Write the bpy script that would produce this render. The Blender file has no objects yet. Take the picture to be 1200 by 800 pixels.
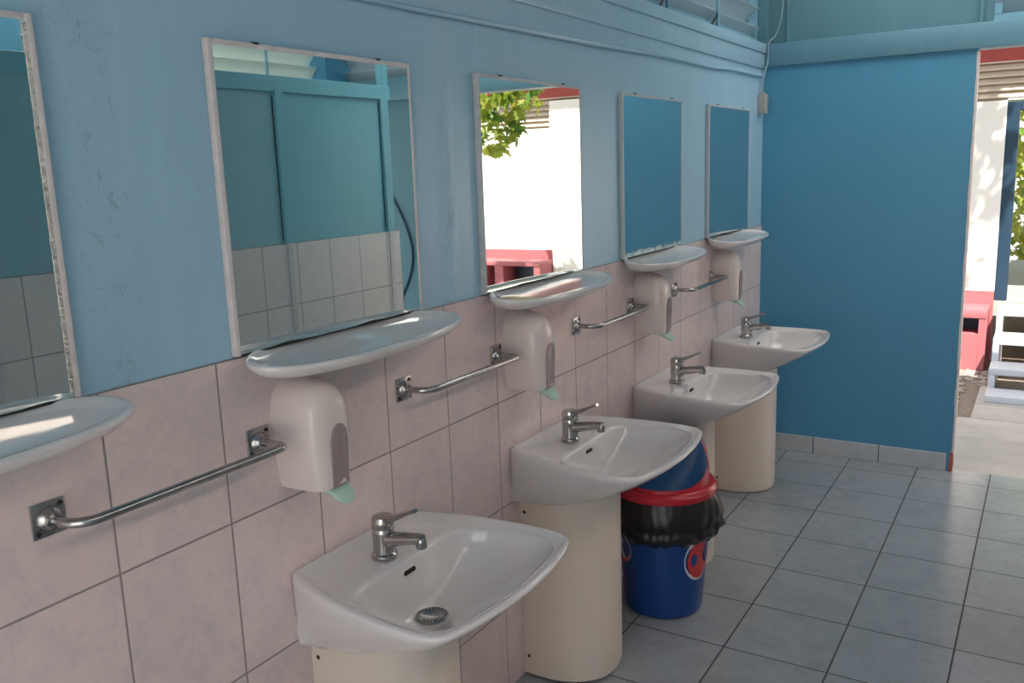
import bpy, bmesh, math, random
from mathutils import Vector, Matrix, noise
random.seed(7)
PI = math.pi
S = bpy.context.scene
C = S.collection

# ------------------------------------------------------------------ camera
cam_d = bpy.data.cameras.new('camera'); cam = bpy.data.objects.new('camera', cam_d); C.objects.link(cam)
cam_d.sensor_width = 36.0; cam_d.sensor_fit = 'HORIZONTAL'; cam_d.lens = 1033.07 / 1200 * 36
cam_d.clip_start = 0.02; cam_d.clip_end = 200
cr = Vector((0.85481152, 0.5178177, -0.03408959)); cu = Vector((-0.07096841, 0.18172262, 0.98078559)); cf = Vector((-0.51406299, 0.83596753, -0.19208729))
M = Matrix((cr, cu, -cf)).transposed().to_4x4(); M.translation = Vector((1.34882, -0.64783, 1.59562))
cam.matrix_world = M
S.camera = cam

# ------------------------------------------------------------------ light
w = bpy.data.worlds.new('sky'); S.world = w; w.use_nodes = True
nt = w.node_tree; bg = nt.nodes['Background']
sky = nt.nodes.new('ShaderNodeTexSky'); sky.sky_type = 'NISHITA'; sky.sun_disc = False
sky.sun_elevation = math.radians(58); sky.sun_rotation = math.radians(160)
mx = nt.nodes.new('ShaderNodeMix'); mx.data_type = 'RGBA'; mx.inputs[0].default_value = 0.85
nt.links.new(sky.outputs[0], mx.inputs[6]); mx.inputs[7].default_value = (1.80, 1.74, 1.70, 1)
nt.links.new(mx.outputs[2], bg.inputs[0]); bg.inputs[1].default_value = 0.85

def lamp(name, kind, energy, color, loc, direction, **kw):
    d = bpy.data.lights.new(name, kind); d.energy = energy; d.color = color
    for k, v in kw.items(): setattr(d, k, v)
    o = bpy.data.objects.new(name, d); C.objects.link(o); o.location = loc
    o.rotation_euler = Vector(direction).to_track_quat('-Z', 'Y').to_euler()
    return o
lamp('sun', 'SUN', 12.0, (1.0, 0.93, 0.82), (3, -6, 9), (-0.35, 0.62, -0.95), angle=0.01)
# added area lamp: extra daylight at the unseen entrance behind the camera
lamp('entrance_daylight', 'AREA', 7.5, (1.0, 0.86, 0.78), (1.25, -2.15, 1.55), (-0.2, 1, 0.08), shape='RECTANGLE', size=1.7, size_y=1.9)
# daylight through the doorway in the far wall
pl = lamp('doorway_portal', 'AREA', 1.0, (1, 1, 1), (1.58, 4.30, 1.04), (0, -1, 0), shape='RECTANGLE', size=1.14, size_y=2.0); pl.data.cycles.is_portal = True
S.view_settings.view_transform = 'Standard'; S.view_settings.look = 'None'
S.view_settings.exposure = 0.0; S.view_settings.gamma = 1.0; S.view_settings.use_curve_mapping = False
S.cycles.use_denoising = True
S.cycles.max_bounces = 10; S.cycles.diffuse_bounces = 6; S.cycles.glossy_bounces = 6
S.cycles.sample_clamp_indirect = 6.0

# ------------------------------------------------------------------ constants measured from the place
H = 1.250          # top of wall tiles
TW, TH = 0.24869, 0.32624
TY0 = 0.21211
FX0, FY0, FT = 0.50813, 3.67149, 0.333
YF = 4.173         # far wall
XP = 2.10          # partition opposite
ZL = 2.187         # sill of louvre windows
ZC = 2.78          # ceiling
XR = 3.00          # outer wall on the right
YB = -2.20         # back

# ------------------------------------------------------------------ materials
def newmat(name):
    m = bpy.data.materials.new(name); m.use_nodes = True
    return m, m.node_tree, m.node_tree.nodes['Principled BSDF']
def N(t, kind, **kw):
    n = t.nodes.new(kind)
    for k, v in kw.items(): setattr(n, k, v)
    return n
def math_(t, op, a, b=None, c=None):
    n = N(t, 'ShaderNodeMath', operation=op)
    for i, v in enumerate((a, b, c)):
        if v is None: continue
        if isinstance(v, (int, float)): n.inputs[i].default_value = v
        else: t.links.new(v, n.inputs[i])
    return n.outputs[0]
def mixc(t, f, a, b):
    n = N(t, 'ShaderNodeMix', data_type='RGBA')
    for i, v in ((0, f), (6, a), (7, b)):
        if isinstance(v, (int, float)): n.inputs[i].default_value = v
        elif isinstance(v, tuple): n.inputs[i].default_value = (*v, 1) if len(v) == 3 else v
        else: t.links.new(v, n.inputs[i])
    return n.outputs[2]
def noise_(t, vec, scale, detail=4, rough=0.55, dist=0.0):
    n = N(t, 'ShaderNodeTexNoise'); n.inputs['Scale'].default_value = scale; n.inputs['Detail'].default_value = detail
    n.inputs['Roughness'].default_value = rough; n.inputs['Distortion'].default_value = dist
    if vec is not None: t.links.new(vec, n.inputs['Vector'])
    return n.outputs['Fac']
def ramp(t, f, lo, hi):
    n = N(t, 'ShaderNodeMapRange', interpolation_type='SMOOTHSTEP'); t.links.new(f, n.inputs[0])
    n.inputs[1].default_value = lo; n.inputs[2].default_value = hi
    return n.outputs[0]
def bump(t, h, strength, dist, bsdf):
    n = N(t, 'ShaderNodeBump'); n.inputs['Strength'].default_value = strength; n.inputs['Distance'].default_value = dist
    t.links.new(h, n.inputs['Height']); t.links.new(n.outputs[0], bsdf.inputs['Normal'])
def objco(t): return N(t, 'ShaderNodeTexCoord').outputs['Object']

def plain(name, col, rough=0.5, metal=0.0, var=0.06, scale=8.0, bmp=0.0, bscale=60.0, coat=0.0, spec=None):
    m, t, b = newmat(name); co = objco(t)
    f = noise_(t, co, scale)
    dark = tuple(max(0, c * (1 - 2.2 * var)) for c in col); light = tuple(min(1, c * (1 + 2.2 * var)) for c in col)
    t.links.new(mixc(t, f, dark, light), b.inputs['Base Color'])
    b.inputs['Roughness'].default_value = rough; b.inputs['Metallic'].default_value = metal
    b.inputs['Coat Weight'].default_value = coat; b.inputs['Coat Roughness'].default_value = 0.08
    if spec is not None: b.inputs['Specular IOR Level'].default_value = spec
    if bmp: bump(t, noise_(t, co, bscale, 5), bmp, 0.004, b)
    return m

def tile_mat(name, ax_u, u0, du, ax_v, v0, dv, c1, c2, grout, g=0.0035, rough=0.25, vscale=7.0, dirt=None):
    m, t, b = newmat(name); co = objco(t)
    s = N(t, 'ShaderNodeSeparateXYZ'); t.links.new(co, s.inputs[0])
    u = math_(t, 'DIVIDE', math_(t, 'SUBTRACT', s.outputs[ax_u], u0), du)
    v = math_(t, 'DIVIDE', math_(t, 'SUBTRACT', s.outputs[ax_v], v0), dv)
    def edge(q, d):
        fr = math_(t, 'SUBTRACT', q, math_(t, 'FLOOR', q))
        a = math_(t, 'MINIMUM', fr, math_(t, 'SUBTRACT', 1.0, fr))
        return math_(t, 'MULTIPLY', a, d)
    e = math_(t, 'MINIMUM', edge(u, du), edge(v, dv))
    face = ramp(t, e, g * 0.35, g * 0.65)
    cmb = N(t, 'ShaderNodeCombineXYZ'); t.links.new(math_(t, 'FLOOR', u), cmb.inputs[0]); t.links.new(math_(t, 'FLOOR', v), cmb.inputs[1])
    wn = N(t, 'ShaderNodeTexWhiteNoise', noise_dimensions='3D'); t.links.new(cmb.outputs[0], wn.inputs['Vector'])
    vadd = N(t, 'ShaderNodeVectorMath', operation='MULTIPLY_ADD'); t.links.new(wn.outputs['Color'], vadd.inputs[0]); vadd.inputs[1].default_value = (9, 9, 9); t.links.new(co, vadd.inputs[2])
    n1 = noise_(t, vadd.outputs[0], vscale, 6, 0.6, 1.2)
    n2 = noise_(t, vadd.outputs[0], vscale * 2.7, 5, 0.65, 2.0)
    veil = math_(t, 'MULTIPLY_ADD', ramp(t, n2, 0.42, 0.72), 0.45, math_(t, 'MULTIPLY', ramp(t, n1, 0.35, 0.7), 0.55))
    col = mixc(t, veil, c1, c2)
    hs = N(t, 'ShaderNodeHueSaturation'); t.links.new(col, hs.inputs['Color'])
    t.links.new(math_(t, 'MULTIPLY_ADD', wn.outputs['Value'], 0.06, 0.97), hs.inputs['Value'])
    col = hs.outputs[0]
    if dirt:
        d = ramp(t, noise_(t, co, 38, 3, 0.7), 0.66, 0.74); d2 = ramp(t, noise_(t, co, 3.1, 3), 0.45, 0.6)
        col = mixc(t, math_(t, 'MULTIPLY', math_(t, 'MULTIPLY', d, d2), 0.5), col, dirt)
    t.links.new(mixc(t, face, grout, col), b.inputs['Base Color'])
    t.links.new(math_(t, 'MULTIPLY_ADD', face, rough - 0.8, 0.8), b.inputs['Roughness'])
    hgt = math_(t, 'MULTIPLY_ADD', n1, 0.05, face)
    bump(t, hgt, 0.35, 0.0025, b)
    return m

def paint_mat(name, c1, c2, rough=0.45, peel=None, streaks=0.16):
    m, t, b = newmat(name); co = objco(t)
    col = mixc(t, noise_(t, co, 1.6, 5, 0.6), c1, c2)
    st = N(t, 'ShaderNodeMapping'); t.links.new(co, st.inputs[0]); st.inputs['Scale'].default_value = (9, 9, 0.7)
    streak = ramp(t, noise_(t, st.outputs[0], 2.2, 4), 0.45, 0.75)
    col = mixc(t, math_(t, 'MULTIPLY', streak, streaks), col, tuple(min(1, c * 1.25 + 0.02) for c in c2))
    h = math_(t, 'MULTIPLY', noise_(t, co, 26, 6, 0.6), 0.5)
    if peel:   # vertical bands of cracked paint, centred on the given y
        s = N(t, 'ShaderNodeSeparateXYZ'); t.links.new(co, s.inputs[0])
        band = None
        for y, wd in peel:
            q = ramp(t, math_(t, 'ABSOLUTE', math_(t, 'SUBTRACT', s.outputs[1], y)), wd, 0.0)
            band = q if band is None else math_(t, 'MAXIMUM', band, q)
        mp = N(t, 'ShaderNodeMapping'); t.links.new(co, mp.inputs[0]); mp.inputs['Scale'].default_value = (1, 1, 0.8); mp.inputs['Rotation'].default_value = (0.5, 0, 0)
        crk = ramp(t, noise_(t, mp.outputs[0], 34, 7, 0.7, 1.5), 0.57, 0.64)
        crk = math_(t, 'MULTIPLY', crk, band)
        col = mixc(t, math_(t, 'MULTIPLY', crk, 0.35), col, (0.12, 0.2, 0.26))
        fl = math_(t, 'MULTIPLY', math_(t, 'MULTIPLY', noise_(t, co, 60, 6, 0.7), band), 2.4)
        h = math_(t, 'SUBTRACT', math_(t, 'ADD', h, fl), math_(t, 'MULTIPLY', crk, 1.0))
    t.links.new(col, b.inputs['Base Color']); b.inputs['Roughness'].default_value = rough
    bump(t, h, 0.35, 0.004, b)
    return m

M_ = {}
M_['paint_left'] = paint_mat('pale_blue_paint', (0.315, 0.52, 0.665), (0.355, 0.555, 0.69), 0.30, peel=[(0.27, 0.10), (3.10, 0.16), (1.25, 0.05)])
M_['paint_far'] = paint_mat('deep_blue_paint', (0.062, 0.255, 0.415), (0.072, 0.285, 0.455), 0.45, streaks=0.05)
M_['paint_beam'] = paint_mat('grey_blue_paint', (0.10, 0.25, 0.335), (0.125, 0.275, 0.36), 0.45)
M_['paint_panel'] = paint_mat('turquoise_panel_paint', (0.145, 0.41, 0.51), (0.175, 0.45, 0.54), 0.4)
M_['paint_panel2'] = paint_mat('pale_turquoise_panel_paint', (0.20, 0.42, 0.485), (0.235, 0.46, 0.52), 0.4)
M_['paint_gable'] = paint_mat('teal_gable_paint', (0.07, 0.19, 0.245), (0.09, 0.22, 0.27), 0.5)
M_['tile_wall'] = tile_mat('marbled_wall_tile', 1, TY0, TW, 2, H, TH, (0.745, 0.61, 0.585), (0.60, 0.52, 0.53), (0.27, 0.235, 0.225), 0.0042, 0.22)
M_['tile_part'] = tile_mat('grey_wall_tile', 1, 0.04, TW, 2, H, TH, (0.62, 0.62, 0.60), (0.54, 0.55, 0.55), (0.26, 0.26, 0.25), 0.005, 0.3)
M_['tile_floor'] = tile_mat('grey_floor_tile', 0, FX0, FT, 1, FY0, FT, (0.335, 0.36, 0.385), (0.27, 0.29, 0.31), (0.055, 0.058, 0.064), 0.006, 0.2, 6.0, dirt=(0.22, 0.21, 0.2))
M_['tile_skirt'] = tile_mat('grey_skirting_tile', 0, 0.311, 0.337, 2, -1, 5, (0.50, 0.52, 0.54), (0.42, 0.44, 0.46), (0.12, 0.12, 0.13), 0.006, 0.3)
M_['ceramic'] = plain('white_ceramic', (0.70, 0.675, 0.67), 0.08, var=0.008, coat=0.4)
M_['pedestal'] = plain('cream_plastic', (0.70, 0.61, 0.52), 0.38, var=0.015, scale=3)
M_['abs'] = plain('white_plastic', (0.68, 0.60, 0.575), 0.16, var=0.006)
M_['mint'] = plain('mint_green_plastic', (0.40, 0.58, 0.49), 0.3, var=0.02)
M_['window'] = plain('smoky_plastic', (0.30, 0.235, 0.235), 0.12, var=0.06, scale=18)
M_['chrome'] = plain('worn_chrome', (0.44, 0.43, 0.42), 0.13, 1.0, var=0.05, scale=40)
M_['chrome_dull'] = plain('dull_chrome', (0.42, 0.415, 0.41), 0.24, 1.0, var=0.16, scale=45, bmp=0.08, bscale=120)
M_['flake'] = plain('flaking_silver', (0.75, 0.62, 0.55), 0.22, 0.9, var=0.25, scale=90, bmp=1.0, bscale=110)
M_['mirror'] = plain('mirror_glass', (0.80, 0.86, 0.85), 0.012, 1.0, var=0.01)
M_['frame_white'] = plain('off_white_frame_paint', (0.66, 0.60, 0.585), 0.45, var=0.1, scale=30, bmp=0.15)
M_['frame_grey'] = plain('grey_frame_paint', (0.50, 0.52, 0.53), 0.4, var=0.1, scale=30)
M_['black'] = plain('black_rubber', (0.012, 0.012, 0.013), 0.5, var=0.1)
M_['hole'] = plain('dark_recess', (0.015, 0.012, 0.01), 0.8)
M_['bin_blue'] = plain('blue_plastic', (0.006, 0.05, 0.22), 0.28, var=0.03)
M_['bin_flap'] = plain('deep_blue_plastic', (0.02, 0.115, 0.30), 0.35, var=0.03)
M_['bin_red'] = plain('red_plastic', (0.46, 0.018, 0.035), 0.26, var=0.03)
M_['bag'] = plain('black_bin_bag', (0.010, 0.010, 0.011), 0.34, var=0.1)
M_['st_white'] = plain('white_print', (0.62, 0.64, 0.66), 0.3, var=0.01)
M_['st_red'] = plain('red_print', (0.55, 0.03, 0.03), 0.3, var=0.02)
M_['st_navy'] = plain('navy_print', (0.02, 0.04, 0.2), 0.3, var=0.02)
M_['cable'] = plain('grey_cable', (0.20, 0.32, 0.38), 0.5)
M_['cable_blue'] = plain('blue_black_hose', (0.02, 0.07, 0.11), 0.5)
M_['boxgrey'] = plain('beige_plastic', (0.36, 0.35, 0.33), 0.5)
M_['slat'] = plain('painted_metal_slat', (0.36, 0.47, 0.53), 0.45, var=0.05)
M_['slat_pale'] = plain('frosted_glass_slat', (0.72, 0.78, 0.74), 0.3, var=0.03); M_['slat_pale'].node_tree.nodes['Principled BSDF'].inputs['Transmission Weight'].default_value = 0.0
def frost(m):
    t = m.node_tree; b = t.nodes['Principled BSDF']; tr = N(t, 'ShaderNodeBsdfTranslucent'); tr.inputs[0].default_value = (0.72, 0.80, 0.76, 1)
    ms = N(t, 'ShaderNodeMixShader'); ms.inputs[0].default_value = 0.4
    t.links.new(b.outputs[0], ms.inputs[1]); t.links.new(tr.outputs[0], ms.inputs[2]); t.links.new(ms.outputs[0], t.nodes['Material Output'].inputs[0])
frost(M_['slat_pale'])
M_['frame_blue'] = plain('blue_painted_metal', (0.17, 0.36, 0.47), 0.4, var=0.05)
M_['ceil'] = plain('dark_blue_boards', (0.10, 0.26, 0.36), 0.6, var=0.06)
M_['ext_white'] = plain('white_render', (0.86, 0.83, 0.76), 0.7, var=0.02, bmp=0.1)
M_['ext_red'] = plain('faded_red_paint', (0.40, 0.125, 0.14), 0.6, var=0.06, bmp=0.1)
M_['ext_redstrip'] = plain('dark_red_strip', (0.36, 0.06, 0.05), 0.6)
M_['ext_slat'] = plain('beige_slats', (0.66, 0.56, 0.44), 0.6, var=0.06)
M_['ext_navy'] = plain('dark_blue_door_paint', (0.015, 0.04, 0.07), 0.4, var=0.05)
M_['ext_floor'] = plain('pale_grey_boards', (0.34, 0.38, 0.35), 0.5)
M_['step'] = plain('white_step_paint', (0.70, 0.72, 0.77), 0.45, var=0.03)
M_['concrete'] = plain('worn_concrete', (0.50, 0.46, 0.42), 0.85, var=0.14, scale=5, bmp=0.5, bscale=40)
M_['slab'] = plain('pale_concrete_slab', (0.58, 0.53, 0.48), 0.85, var=0.12, scale=6, bmp=0.4, bscale=40)
M_['gravel'] = plain('brown_gravel_earth', (0.30, 0.24, 0.19), 0.95, var=0.25, scale=30, bmp=1.0, bscale=50)
M_['stone'] = plain('gravel_stone', (0.46, 0.40, 0.34), 0.9, var=0.3, scale=9)
M_['bark'] = plain('grey_bark', (0.16, 0.12, 0.09), 0.9, var=0.2, scale=20, bmp=0.6)
M_['brick'] = plain('broken_brick', (0.42, 0.12, 0.09), 0.9, var=0.2, scale=40, bmp=0.8)

def leaf_mat():
    m, t, b = newmat('broad_leaf'); co = objco(t)
    col = mixc(t, ramp(t, noise_(t, co, 6, 2), 0.35, 0.65), (0.10, 0.22, 0.025), (0.42, 0.42, 0.06))
    t.links.new(col, b.inputs['Base Color']); b.inputs['Roughness'].default_value = 0.5
    tr = N(t, 'ShaderNodeBsdfTranslucent'); t.links.new(col, tr.inputs[0])
    ms = N(t, 'ShaderNodeMixShader'); ms.inputs[0].default_value = 0.45
    out = t.nodes['Material Output']
    t.links.new(b.outputs[0], ms.inputs[1]); t.links.new(tr.outputs[0], ms.inputs[2]); t.links.new(ms.outputs[0], out.inputs[0])
    return m
M_['leaf'] = leaf_mat()
def sheet_mat(name, col):
    m, t, b = newmat(name); tr = N(t, 'ShaderNodeBsdfTranslucent'); tr.inputs[0].default_value = (*col, 1)
    t.links.new(tr.outputs[0], t.nodes['Material Output'].inputs[0]); return m
M_['sheet'] = sheet_mat('amber_roof_sheet', (0.98, 0.80, 0.70)); M_['sheet_clear'] = sheet_mat('white_roof_sheet', (0.90, 0.88, 0.86))  # tinted sheets for the added roof openings, they colour the light indoors

def old_mirror_mat():
    # clear glass with a corroded, cloudy margin along its lower edge (a stain of its own)
    m, t, b = newmat('clouded_mirror_glass'); co = objco(t)
    s = N(t, 'ShaderNodeSeparateXYZ'); t.links.new(co, s.inputs[0])
    edge = ramp(t, math_(t, 'ADD', s.outputs[2], math_(t, 'MULTIPLY', noise_(t, co, 22, 5, 0.7), -0.050)), 0.002, -0.024)
    mp = N(t, 'ShaderNodeMapping'); t.links.new(co, mp.inputs[0]); mp.inputs['Scale'].default_value = (6, 6, 0.8)
    sm = ramp(t, noise_(t, mp.outputs[0], 3.5, 6, 0.65), 0.55, 0.8)
    f = math_(t, 'MAXIMUM', math_(t, 'MULTIPLY', edge, 0.85), math_(t, 'MULTIPLY', sm, 0.16))
    t.links.new(mixc(t, f, (0.80, 0.86, 0.85), (0.42, 0.55, 0.56)), b.inputs['Base Color'])
    t.links.new(math_(t, 'SUBTRACT', 1.0, f), b.inputs['Metallic'])
    t.links.new(math_(t, 'MULTIPLY_ADD', f, 0.35, 0.012), b.inputs['Roughness'])
    return m
M_['mirror_old'] = old_mirror_mat()

# ------------------------------------------------------------------ mesh helpers
def obj(name, bm, mat, parent=None, smooth=True, angle=40, loc=None):
    bmesh.ops.recalc_face_normals(bm, faces=bm.faces)
    me = bpy.data.meshes.new(name); bm.to_mesh(me); bm.free()
    mats = mat if isinstance(mat, (list, tuple)) else [mat]
    for q in mats: me.materials.append(M_[q] if isinstance(q, str) else q)
    if smooth:
        me.polygons.foreach_set('use_smooth', [True] * len(me.polygons))
        me.set_sharp_from_angle(angle=math.radians(angle))
    o = bpy.data.objects.new(name, me); C.objects.link(o)
    if parent: o.parent = parent
    if loc: o.location = loc
    return o
def tag(o, label, cat, group=None, kind=None):
    o['label'] = label; o['category'] = cat
    if group: o['group'] = group
    if kind: o['kind'] = kind
    return o
def thing(name, label, cat, loc=(0, 0, 0), group=None, kind=None):
    o = bpy.data.objects.new(name, None); C.objects.link(o); o.location = loc; o.empty_display_size = 0.05
    return tag(o, label, cat, group, kind)
def copy_tree(o, loc, label):
    c = o.copy(); C.objects.link(c); c.location = loc; c['label'] = label
    for ch in o.children:
        d = ch.copy(); C.objects.link(d); d.parent = c
        for g in ch.children:
            e = g.copy(); C.objects.link(e); e.parent = d
    return c
def box(bm, a, b, bev=0.0, seg=2, rot=None, piv=None):
    a, b = Vector(a), Vector(b); c = (a + b) / 2; s = b - a
    r = bmesh.ops.create_cube(bm, size=1.0, matrix=Matrix.Translation(c) @ Matrix.Diagonal((abs(s.x), abs(s.y), abs(s.z), 1)))
    vs = r['verts']
    if bev:
        es = list({e for v in vs for e in v.link_edges})
        rr = bmesh.ops.bevel(bm, geom=es, offset=bev, segments=seg, affect='EDGES', profile=0.5)
        vs = list({v for f in rr['faces'] for v in f.verts} | {v for v in vs if v.is_valid})
    if rot: bmesh.ops.rotate(bm, cent=piv or c, matrix=rot, verts=vs)
    return vs
def loft(bm, rings, close_ends=(False, False), closed=True):
    vr = [[bm.verts.new(p) for p in r] for r in rings]; n = len(rings[0])
    for a, b in zip(vr, vr[1:]):
        for i in range(n if closed else n - 1):
            j = (i + 1) % n
            try: bm.faces.new((a[i], a[j], b[j], b[i]))
            except ValueError: pass
    if close_ends[0]: bm.faces.new(vr[0])
    if close_ends[1]: bm.faces.new(vr[-1])
    return vr
def lathe(bm, prof, n=32, center=(0, 0, 0), axis=None, caps=(True, True)):
    q = Vector((0, 0, 1)).rotation_difference(Vector(axis)) if axis else None
    rings = []
    for r, z in prof:
        ring = []
        for i in range(n):
            p = Vector((r * math.cos(2 * PI * i / n), r * math.sin(2 * PI * i / n), z))
            if q: p = q @ p
            ring.append(p + Vector(center))
        rings.append(ring)
    return loft(bm, rings, caps)
def catmull(pts, n=8, closed=False):
    P = [Vector(p) for p in pts]; out = []; m = len(P)
    for i in range(m if closed else m - 1):
        p0 = P[(i - 1) % m] if closed or i > 0 else P[0] * 2 - P[1]
        p1, p2 = P[i], P[(i + 1) % m]
        p3 = P[(i + 2) % m] if closed or i + 2 < m else P[-1] * 2 - P[-2]
        for k in range(n):
            t = k / n
            out.append(0.5 * ((2 * p1) + (p2 - p0) * t + (2 * p0 - 5 * p1 + 4 * p2 - p3) * t * t + (3 * p1 - p0 - 3 * p2 + p3) * t ** 3))
    if not closed: out.append(P[-1].copy())
    return out
def resample(pts, n):
    L = [0.0]
    for a, b in zip(pts, pts[1:]): L.append(L[-1] + (b - a).length)
    out = []; k = 0
    for i in range(n):
        s = L[-1] * i / (n - 1)
        while k < len(L) - 2 and L[k + 1] < s: k += 1
        d = L[k + 1] - L[k]; t = 0 if d == 0 else (s - L[k]) / d
        out.append(pts[k].lerp(pts[k + 1], t))
    return out
def tube(bm, path, r, n=12, caps=True, flat=1.0):
    P = [Vector(p) for p in path]; R = r if isinstance(r, (list, tuple)) else [r] * len(P)
    up = None; rings = []
    for i, p in enumerate(P):
        t = (P[min(i + 1, len(P) - 1)] - P[max(i - 1, 0)]).normalized()
        if up is None:
            up = Vector((0, 0, 1)) if abs(t.z) < 0.9 else Vector((0, 1, 0))
        s = t.cross(up).normalized(); up = s.cross(t).normalized()
        rings.append([p + R[i] * (math.cos(2 * PI * k / n) * s + flat * math.sin(2 * PI * k / n) * up) for k in range(n)])
    loft(bm, rings, (caps, caps))
def prism(bm, poly, axis, a, b):
    """extrude a 2D polygon along axis between a and b; poly holds the two other coordinates in x<y<z order"""
    def mk(q, d):
        return {0: (d, q[0], q[1]), 1: (q[0], d, q[1]), 2: (q[0], q[1], d)}[axis]
    loft(bm, [[mk(q, a) for q in poly], [mk(q, b) for q in poly]], (True, True))
def NB(): return bmesh.new()

# ================================================================== THE ROOM
bm = NB(); box(bm, (-0.2, YB, -0.08), (XR, YF + 0.03, 0.0))
tag(obj('floor', bm, 'tile_floor', smooth=False), 'grey square floor tiles with dark joints', 'floor', kind='structure')

bm = NB(); box(bm, (-0.16, YB, 0.0), (-0.004, YF, ZL - 0.02))
wl = tag(obj('wall_left', bm, 'paint_left', smooth=False), 'pale blue painted wall above marbled tiles carrying the mirrors and basins', 'wall', kind='structure')
bm = NB(); box(bm, (-0.01, YB, 0.0), (0.0, YF, H), 0.0015, 1)
obj('tile_dado', bm, 'tile_wall', wl, smooth=False)['label'] = 'pinkish white marbled wall tiles'

# boards above the mirrors, below the louvres
bm = NB(); box(bm, (-0.05, YB, 2.062), (0.006, YF, 2.142), 0.003, 2)
tag(obj('trim_1', bm, 'paint_left'), 'lower pale blue board running along the top of the mirror wall', 'trim', kind='structure')
bm = NB(); box(bm, (-0.10, YB, 2.139), (0.014, YF, ZL), 0.003, 2)
tag(obj('trim_2', bm, 'paint_left'), 'upper pale blue sill board under the louvre window', 'trim', kind='structure')

# far wall
bm = NB(); box(bm, (-0.16, YF, 0.0), (0.998, YF + 0.045, 2.10))
wf = tag(obj('wall_far', bm, 'paint_far', smooth=False), 'deep blue painted end wall beside the open doorway', 'wall', kind='structure')
# ragged white edge of the wall at the doorway
bm = NB()
zs = [0.10 + i * 0.02 for i in range(99)]
outer = []
for z in zs: outer.append((0.9935 + 0.004 * noise.noise((3.1, 0, z * 9)), z))
poly = outer + [(1.004, zs[-1]), (1.004, zs[0])]
prism(bm, poly, 1, YF - 0.002, YF + 0.046)
obj('edge_strip', bm, 'frame_white', wf, smooth=False)['label'] = 'white ragged edge strip at the doorway'
bm = NB(); prism(bm, [(0.982, 0.0), (1.0, 0.0), (1.003, 0.05), (0.998, 0.10), (0.987, 0.10)], 1, YF - 0.008, YF + 0.047)
obj('broken_edge', bm, 'brick', wf, smooth=False)['label'] = 'broken red brick corner'
bm = NB(); box(bm, (0.0, YF - 0.011, 0.0), (0.97, YF + 0.002, 0.092), 0.002, 1)
tag(obj('baseboard_far', bm, 'tile_skirt'), 'grey tile skirting along the deep blue wall', 'skirting', kind='structure')
bm = NB(); box(bm, (2.16, YF, 0.0), (XR, YF + 0.10, 2.10))
tag(obj('wall_far_right', bm, 'paint_gable', smooth=False), 'dark teal wall on the other side of the doorway', 'wall', kind='structure')
bm = NB(); box(bm, (-0.012, YF - 0.02, 2.072), (XR, YF + 0.10, 2.186), 0.004, 2)
tag(obj('trim_3', bm, 'paint_beam'), 'pale grey blue beam across the top of the doorway', 'beam', kind='structure')
# panel over the beam
bm = NB(); box(bm, (-0.16, YF + 0.04, 2.186), (1.062, YF + 0.07, ZC)); box(bm, (0.99, YF + 0.02, 2.186), (1.01, YF + 0.045, ZC), 0.003, 1); box(bm, (-0.16, YF + 0.0, 2.186), (0.012, YF + 0.04, ZC)); box(bm, (0.098, YF + 0.03, 2.186), (0.112, YF + 0.045, ZC), 0.003, 1)
tag(obj('wall_far_upper', bm, 'paint_gable', smooth=False), 'teal panel above the beam at the end of the room', 'wall', kind='structure')

def louvre(name, label, axis, fixed, lo, hi, z0, z1, bars, step, sgn, fr=0.035, wd=0.085, mat='slat', inn=1):
    """window of fixed tilted slats; axis = direction the slats run along"""
    r = thing(name, label, 'window', kind='structure')
    def P(u, d, z): return (u, fixed + d, z) if axis == 0 else (fixed + d, u, z)
    bm = NB()
    for a, b, c, d in ((lo, hi, z0, z0 + fr), (lo, hi, z1 - fr, z1)):
        box(bm, P(a, -0.02, c), P(b, 0.02, d), 0.002, 1)
    for u in (lo, hi - fr): box(bm, P(u, -0.02, z0 + fr + 0.0005), P(u + fr, 0.02, z1 - fr - 0.0005), 0.002, 1)
    obj('window_frame', bm, 'frame_blue', r)
    for u in bars:
        bm = NB(); q = -sgn * 0.036; box(bm, P(u - 0.010, q - 0.006, z0), P(u + 0.010, q + 0.006, z1), 0.002, 1); obj('bar', bm, 'frame_blue', r)
    z = z0 + 0.01
    while z < z1 - 0.03:
        bm = NB(); t = 0.002
        # slat rises towards the inside and falls outwards
        q = [(-sgn * 0.03, z + wd), (-sgn * 0.03 + 0.001, z + wd + 2 * t), (sgn * 0.05, z + 2 * t), (sgn * 0.05, z)]
        if axis == 0:
            loft(bm, [[(lo, fixed + d, zz) for d, zz in q], [(hi, fixed + d, zz) for d, zz in q]], (True, True))
        else:
            loft(bm, [[(fixed + d, lo, zz) for d, zz in q], [(fixed + d, hi, zz) for d, zz in q]], (True, True))
        obj('slat', bm, mat, r, smooth=False)
        z += step
    return r
louvre('window_1', 'louvre window of pale slats above the mirror wall', 1, -0.06, YB, YF - 0.005, ZL, ZC - 0.06, [y for y in (-1.5, -0.88, -0.26, 0.36, 0.98, 1.61, 2.235, 2.858, 3.476)], 0.098, -1, wd=0.072)
louvre('window_2', 'louvre window above the doorway beam', 0, YF + 0.05, 1.05, XR, ZL, ZC - 0.06, [1.7, 2.35], 0.098, 1)
louvre('window_3', 'louvre window high on the outer wall seen in the second mirror', 1, XR + 0.05, 1.95, YF, 2.10, 2.44, [2.35, 2.95, 3.55], 0.105, 1, wd=0.098, mat='slat_pale')
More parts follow.
